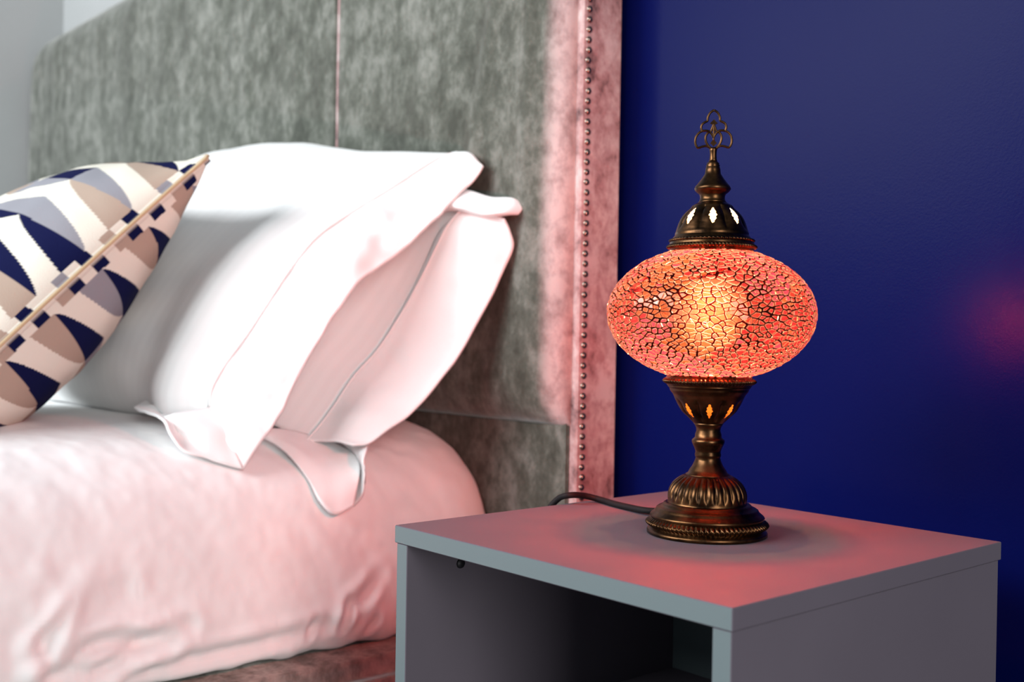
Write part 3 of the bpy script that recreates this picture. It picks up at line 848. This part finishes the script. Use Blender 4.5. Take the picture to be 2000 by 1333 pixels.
cap = lathe('upper_cap', pr((498, 79), (494, 78), (490, 75), (485, 72), (481, 69), (477, 68.5), (473, 67), (466, 65), (456, 61.5), (446, 56.5), (437, 49), (430, 41), (425, 37), (421, 30), (418, 26)), BR, lamp, 400,
            lobes(8, 6.5, 0.28, 0.88, TH0), rows=80, holes=pierced(8, TH0, (1043 - 447.5) * S, 15.0 * S, 6.4 * S, 55 * S), close=False)
lathe('cap_rim', pr((517, 74), (514, 77), (509, 78), (505, 80.5), (500, 80.5), (497, 78)), BR, lamp, 128, close=False)
rope_ring('rope_ring', 503, 80, 10, 76, lamp)
rope_ring('rope_ring', 491, 77, 7, 64, lamp)
lathe('cap_knob', pr((420, 28), (416, 24.5), (411, 23), (406, 23.5), (403, 25), (399, 30), (395, 33.5), (392, 34), (388, 32), (384, 28.5), (378, 24), (372, 19.5), (368, 17), (365, 15), (358, 14), (352, 13), (351, 12.2), (349, 13), (347, 11.4), (345, 11.8), (343, 9.5), (340, 7.2)), BR, lamp, 64)
# diffusing liners added behind the pierced brass so that its openings glow
def glow_liner(name, c):
    lin = NT(name)
    tr = lin.n('ShaderNodeBsdfTranslucent'); tr.inputs[0].default_value = (*c, 1)
    df = lin.n('ShaderNodeBsdfDiffuse'); df.inputs[0].default_value = (*[min(1, q * 0.9) for q in c], 1)
    mx = lin.n('ShaderNodeMixShader'); mx.inputs[0].default_value = 0.4
    lin.l(tr.outputs[0], mx.inputs[1]); lin.l(df.outputs[0], mx.inputs[2]); lin.l(mx.outputs[0], lin.out.inputs[0])
    return lin.m
lathe('glow_liner', pr((486, 66), (472, 60), (456, 55), (446, 50), (437, 42), (430, 34), (424, 26)), glow_liner('cap_glow_liner', (0.50, 0.42, 0.28)), cap, 64, close=False)
lathe('glow_liner', pr((826, 32), (813, 43), (802, 50), (790, 56), (780, 60)), glow_liner('cup_glow_liner', (0.055, 0.020, 0.0036)), cup, 64, close=False)
# filigree finial, a flat casting in the plane across the line of sight to the room
fin = empty('finial', (0, 0, 0)); fin.parent = lamp
LOCAL_ROOTS.add('finial')
fa = math.atan2(0.593 - LX, -(-0.546 - LY))  # turn so that the casting faces the room
def fpts(pts, mirror=False):
    out = []
    for zx, zy in pts:
        px = (zx - 883) / 4.166 * S * (-1 if mirror else 1)
        z = (1043 - (220 + zy / 4.166)) * S
        out.append((px * math.cos(fa), px * math.sin(fa), z))
    return out
lathe('finial_stem', pr((341, 8), (338, 7), (330, 6.2), (322, 6.6), (318, 7.5), (315, 5)), BR, fin, 24)
FO = [(882, 418), (862, 402), (832, 384), (800, 386), (764, 396), (748, 375), (742, 345), (750, 305), (775, 274), (792, 266), (786, 240), (794, 212), (815, 196), (834, 186), (836, 160), (852, 126), (870, 110), (884, 102)]
FI = [(882, 410), (850, 388), (826, 350), (822, 312), (838, 280), (860, 270), (872, 240), (884, 212)]
FL = [(792, 266), (818, 262), (846, 268), (868, 290), (884, 320)]
for mir in (False, True):
    for nm, pp in (('filigree', FO), ('filigree', FI), ('filigree', FL)):
        tube(nm, fpts(pp, mir), 2.2 * S, BR, fin, n=60, seg=8)
def spade(cx, cy, hw, hh):
    bm = bmesh.new()
    pts = [(0, -hh), (hw * 0.55, -hh * 0.35), (hw, 0.15 * hh), (hw * 0.5, hh * 0.45), (0, hh), (-hw * 0.5, hh * 0.45), (-hw, 0.15 * hh), (-hw * 0.55, -hh * 0.35)]
    P3 = [fpts([(cx + a, cy + b)])[0] for a, b in pts]
    nn = Vector((-math.sin(fa), math.cos(fa), 0)) * (1.4 * S)
    A = [bm.verts.new(Vector(p) + nn) for p in P3]; B = [bm.verts.new(Vector(p) - nn) for p in P3]
    bm.faces.new(A); bm.faces.new(B[::-1])
    for i in range(8): bm.faces.new((A[i], B[i], B[(i + 1) % 8], A[(i + 1) % 8]))
    return from_bm('spade', bm, BR, fin, smooth=False)
spade(884, 202, 30, 28); spade(884, 358, 26, 30)
tube('filigree', fpts([(884, 222), (884, 300), (884, 345)]), 2.0 * S, BR, fin, n=12, seg=8)
# bulb and its holder
GZ = (1043 - 628) * S
def glow(name, strength, clear):
    t = NT(name)
    e = t.n('ShaderNodeEmission'); e.inputs[0].default_value = (1.0, 0.58, 0.27, 1); e.inputs[1].default_value = strength
    tr = t.n('ShaderNodeBsdfTransparent'); tr.inputs[0].default_value = (1, 1, 1, 1)
    mx = t.n('ShaderNodeMixShader'); mx.inputs[0].default_value = clear
    t.l(e.outputs[0], mx.inputs[1]); t.l(tr.outputs[0], mx.inputs[2]); t.l(mx.outputs[0], t.out.inputs[0])
    return t.m
# frosted bulb: nested shells added to soften its glow around the filament light
BZ = GZ + 0.006
def ball(name, rx, rz, m, parent, seg=24, rows=14):
    return lathe(name, [(max(1e-4, rx * math.sin(PI * k / (rows - 1))), BZ - 0.1 * rz + rz * math.cos(PI * k / (rows - 1))) for k in range(rows)], m, parent, seg, close=False)
bulb = ball('bulb', 0.0315, 0.034, glow('bulb_frost', 30.0, 0.90), lamp)
for k, (rx, rz) in enumerate(((0.024, 0.027), (0.0185, 0.021), (0.0135, 0.0155), (0.009, 0.011))):
    ball('glow_shell', rx, rz, glow('bulb_glow_inner', 32.0 + 9 * k, 0.88), bulb)
fl = bpy.data.lights.new('filament', 'POINT')
fl.energy = 46.0; fl.color = (1.0, 0.46, 0.20); fl.shadow_soft_size = 0.008
flo = bpy.data.objects.new('filament', fl); flo.location = (0, 0, BZ); flo.parent = lamp
COL.objects.link(flo)
lathe('bulb_holder', [(0.0060, BZ - 0.0405), (0.0070, BZ - 0.043), (0.0070, GZ - 0.078), (0.006, GZ - 0.088)], MAT['black'], lamp, 24)

# crackle-glass globe: Voronoi shards on a flattened ball
GA, GB = 193.0 * S, 126.0 * S
def glass(name, r, g, b):
    t = NT(name)
    tl = t.n('ShaderNodeBsdfTranslucent'); tl.inputs[0].default_value = (r * 0.28, g * 0.33, b * 0.34, 1)
    tp = t.n('ShaderNodeBsdfTransparent'); tp.inputs[0].default_value = (0.9, 0.085, 0.042, 1)
    gl = t.n('ShaderNodeBsdfGlossy'); gl.inputs['Roughness'].default_value = 0.12
    ad = t.n('ShaderNodeMixShader'); ad.inputs[0].default_value = 0.40
    t.l(tl.outputs[0], ad.inputs[1]); t.l(tp.outputs[0], ad.inputs[2])
    fr = t.n('ShaderNodeFresnel'); fr.inputs[0].default_value = 1.45
    mx = t.n('ShaderNodeMixShader'); t.l(fr.outputs[0], mx.inputs[0])
    t.l(ad.outputs[0], mx.inputs[1]); t.l(gl.outputs[0], mx.inputs[2]); t.l(mx.outputs[0], t.out.inputs[0])
    return t.m
GL = [glass('glass_red', 0.075, 0.0045, 0.008), glass('glass_orange', 0.085, 0.020, 0.010), glass('glass_rose', 0.075, 0.011, 0.032),
      glass('glass_salmon', 0.085, 0.022, 0.026), glass('glass_scarlet', 0.08, 0.007, 0.007)]
RIM = glass('glass_rim', 0.09, 0.055, 0.055)  # paler tint stands for light scattered at the shard edges
gr = NT('dark_grout')
d1 = gr.n('ShaderNodeBsdfDiffuse'); d1.inputs[0].default_value = (0.012, 0.003, 0.003, 1)
d2 = gr.n('ShaderNodeBsdfTransparent'); d2.inputs[0].default_value = (0.05, 0.0005, 0.0003, 1)
d3 = gr.n('ShaderNodeMixShader'); d3.inputs[0].default_value = 0.5
gr.l(d1.outputs[0], d3.inputs[1]); gr.l(d2.outputs[0], d3.inputs[2]); gr.l(d3.outputs[0], gr.out.inputs[0])
def globe():
    NS = 3000
    seeds = rng.normal(size=(70, 3)); seeds /= np.linalg.norm(seeds, axis=1)[:, None]
    tint = rng.integers(0, len(GL), 70)
    dirs = np.cross(seeds, rng.normal(size=(70, 3))); dirs /= np.linalg.norm(dirs, axis=1)[:, None]
    # jittered spiral
    k = np.arange(NS) + 0.5
    ph = np.arccos(1 - 2 * k / NS); th = PI * (1 + 5 ** 0.5) * k
    pts = np.stack([np.cos(th) * np.sin(ph), np.sin(th) * np.sin(ph), np.cos(ph)], 1)
    pts += rng.normal(size=pts.shape) * 0.026
    pts /= np.linalg.norm(pts, axis=1)[:, None]
    # inside each larger shard the cracks run along one direction: squeeze the sites towards its axis, row by row
    own = np.argmax(pts @ seeds.T, axis=1)
    dd = dirs[own]
    rowc = np.einsum('ij,ij->i', pts, np.cross(seeds[own], dd))
    step = 0.075
    snap = np.round(rowc / step) * step
    pts += np.cross(seeds[own], dd) * ((snap - rowc) * 0.38)[:, None]
    pts /= np.linalg.norm(pts, axis=1)[:, None]
    bm = bmesh.new()
    vs = [bm.verts.new(p) for p in pts]
    bmesh.ops.convex_hull(bm, input=vs)
    bm.verts.index_update(); bm.faces.ensure_lookup_table()
    cells = []
    for v in bm.verts:
        if len(v.link_faces) < 3: cells.append(None); continue
        cc = []
        for f in v.link_faces:
            a, b, c = [w.co for w in f.verts]
            q = (b - a).cross(c - a).normalized()
            if q.dot(a) < 0: q = -q
            cc.append(q)
        c0 = v.co.normalized(); ax = c0.orthogonal().normalized(); ay = c0.cross(ax)
        cc.sort(key=lambda q: math.atan2(q.dot(ay), q.dot(ax)))
        cells.append((c0.copy(), cc))
    cellpts = [v.co.copy() for v in bm.verts]
    bm.free()
    def E(q, h=0.0):
        p = Vector((q.x * GA, q.y * GA, q.z * GB))
        if h:
            nn = Vector((q.x / GA, q.y / GA, q.z / GB)).normalized()
            p += nn * h
        return p + Vector((0, 0, GZ))
    ctop = math.sqrt(1 - (76.0 * S / GA) ** 2)
    eye = Vector((0.593 - LX, -0.546 - LY, 0.166))
    tiles = []; gv, gf = [], []
    for cl in cells:
        if cl is None: continue
        c, cc = cl
        if abs(c.z) > ctop + 0.01: continue
        cen = sum(cc, Vector()) / len(cc)
        per = E(cen)
        nn = Vector((cen.x / GA, cen.y / GA, cen.z / GB)).normalized()
        # a narrow joint, in places a wide one
        gap = 0.00056 * random.uniform(0.6, 1.4) * (2.2 if random.random() < 0.14 else 1.0)
        O = [E(q) for q in cc]
        I = []
        for p in O:
            d = (per - p); L = max(d.length, 1e-6)
            I.append(p + d * min(0.45, gap * 1.25 / L))
        k = len(O)
        # grout ring, slightly sunk
        b0 = len(gv)
        gv += [p - nn * 0.0002 for p in O] + [p - nn * 0.0002 for p in I]
        for i in range(k): gf.append((b0 + i, b0 + (i + 1) % k, b0 + k + (i + 1) % k, b0 + k + i))
        tn = int(tint[int(np.argmax(np.array(c) @ seeds.T))])
        if random.random() < 0.12: tn = random.randrange(len(GL))
        h = random.uniform(0.0005, 0.0010)
        tilt = Vector((random.uniform(-1, 1), random.uniform(-1, 1), random.uniform(-1, 1))) * 0.05
        V = list(I)
        V += [p + nn * (h * 0.75) + (per - p) * 0.05 for p in I]
        V += [p + nn * (h + (p - per).dot(tilt)) + (per - p) * min(0.35, 0.00045 / max((per - p).length, 1e-6)) for p in I]
        area = sum(((I[i] - per).cross(I[(i + 1) % k] - per)).length for i in range(k)) / 2
        tiles.append((V, k, tn, area * max(0.0, nn.dot((eye - per).normalized())), per))
    def faces(k, off=0):
        f = []; mi = []
        for r in (0, 1):
            for i in range(k):
                f.append((off + r * k + i, off + r * k + (i + 1) % k, off + (r + 1) * k + (i + 1) % k, off + (r + 1) * k + i)); mi.append(1)
        f.append(tuple(off + 2 * k + i for i in range(k))); mi.append(0)
        return f, mi
    g = mesh('glass_globe', gv, gf, gr.m, lamp, smooth=False)
    tiles.sort(key=lambda t: -t[3])
    for V, k, tn, _, _ in tiles[:300]:
        f, mi = faces(k)
        o = mesh('glass_tile', V, f, [GL[tn], RIM], g, smooth=False)
        o.data.polygons.foreach_set('material_index', mi)
    V2, F2, M2 = [], [], []
    for V, k, tn, _, _ in tiles[300:]:
        f, mi = faces(k, len(V2))
        V2 += V; F2 += f; M2 += [tn if q == 0 else len(GL) for q in mi]
    o = mesh('glass_mosaic', V2, F2, GL + [RIM], g, smooth=False)
    o.data.polygons.foreach_set('material_index', M2)
    tag(o, kind='stuff')
globe()
# cable: out of the foot, over the edge of the nightstand and down between it and the bed
def lc(p, dz=0.0): return (p[0] - LX, p[1] - LY, p[2] - 0.5 + dz)
cord_pts = [lc((-0.0738,0.2243,0.5045)), lc((-0.0856,0.2177,0.5045)), lc((-0.1113,0.2233,0.5035)), lc((-0.1365,0.2287,0.5032)), lc((-0.1642,0.2359,0.5036)), lc((-0.1734,0.2248,0.5070)), lc((-0.1700,0.2001,0.5100)), lc((-0.1860,0.2003,0.5045))]
_d = math.hypot(cord_pts[0][0], cord_pts[0][1])
cord_pts.insert(0, (cord_pts[0][0] / _d * 0.044, cord_pts[0][1] / _d * 0.044, 0.0048))
cx, cy, _ = cord_pts[-1]
cord_pts += [(-0.19 - LX - 0.008, cy - 0.004, -0.012), (-0.205 - LX, cy - 0.004, -0.06), (-0.208 - LX, cy, -0.30), (-0.215 - LX, cy + 0.01, -0.47)]
tube('cord', cord_pts, 0.0031, MAT['cord'], lamp, n=120, seg=10)
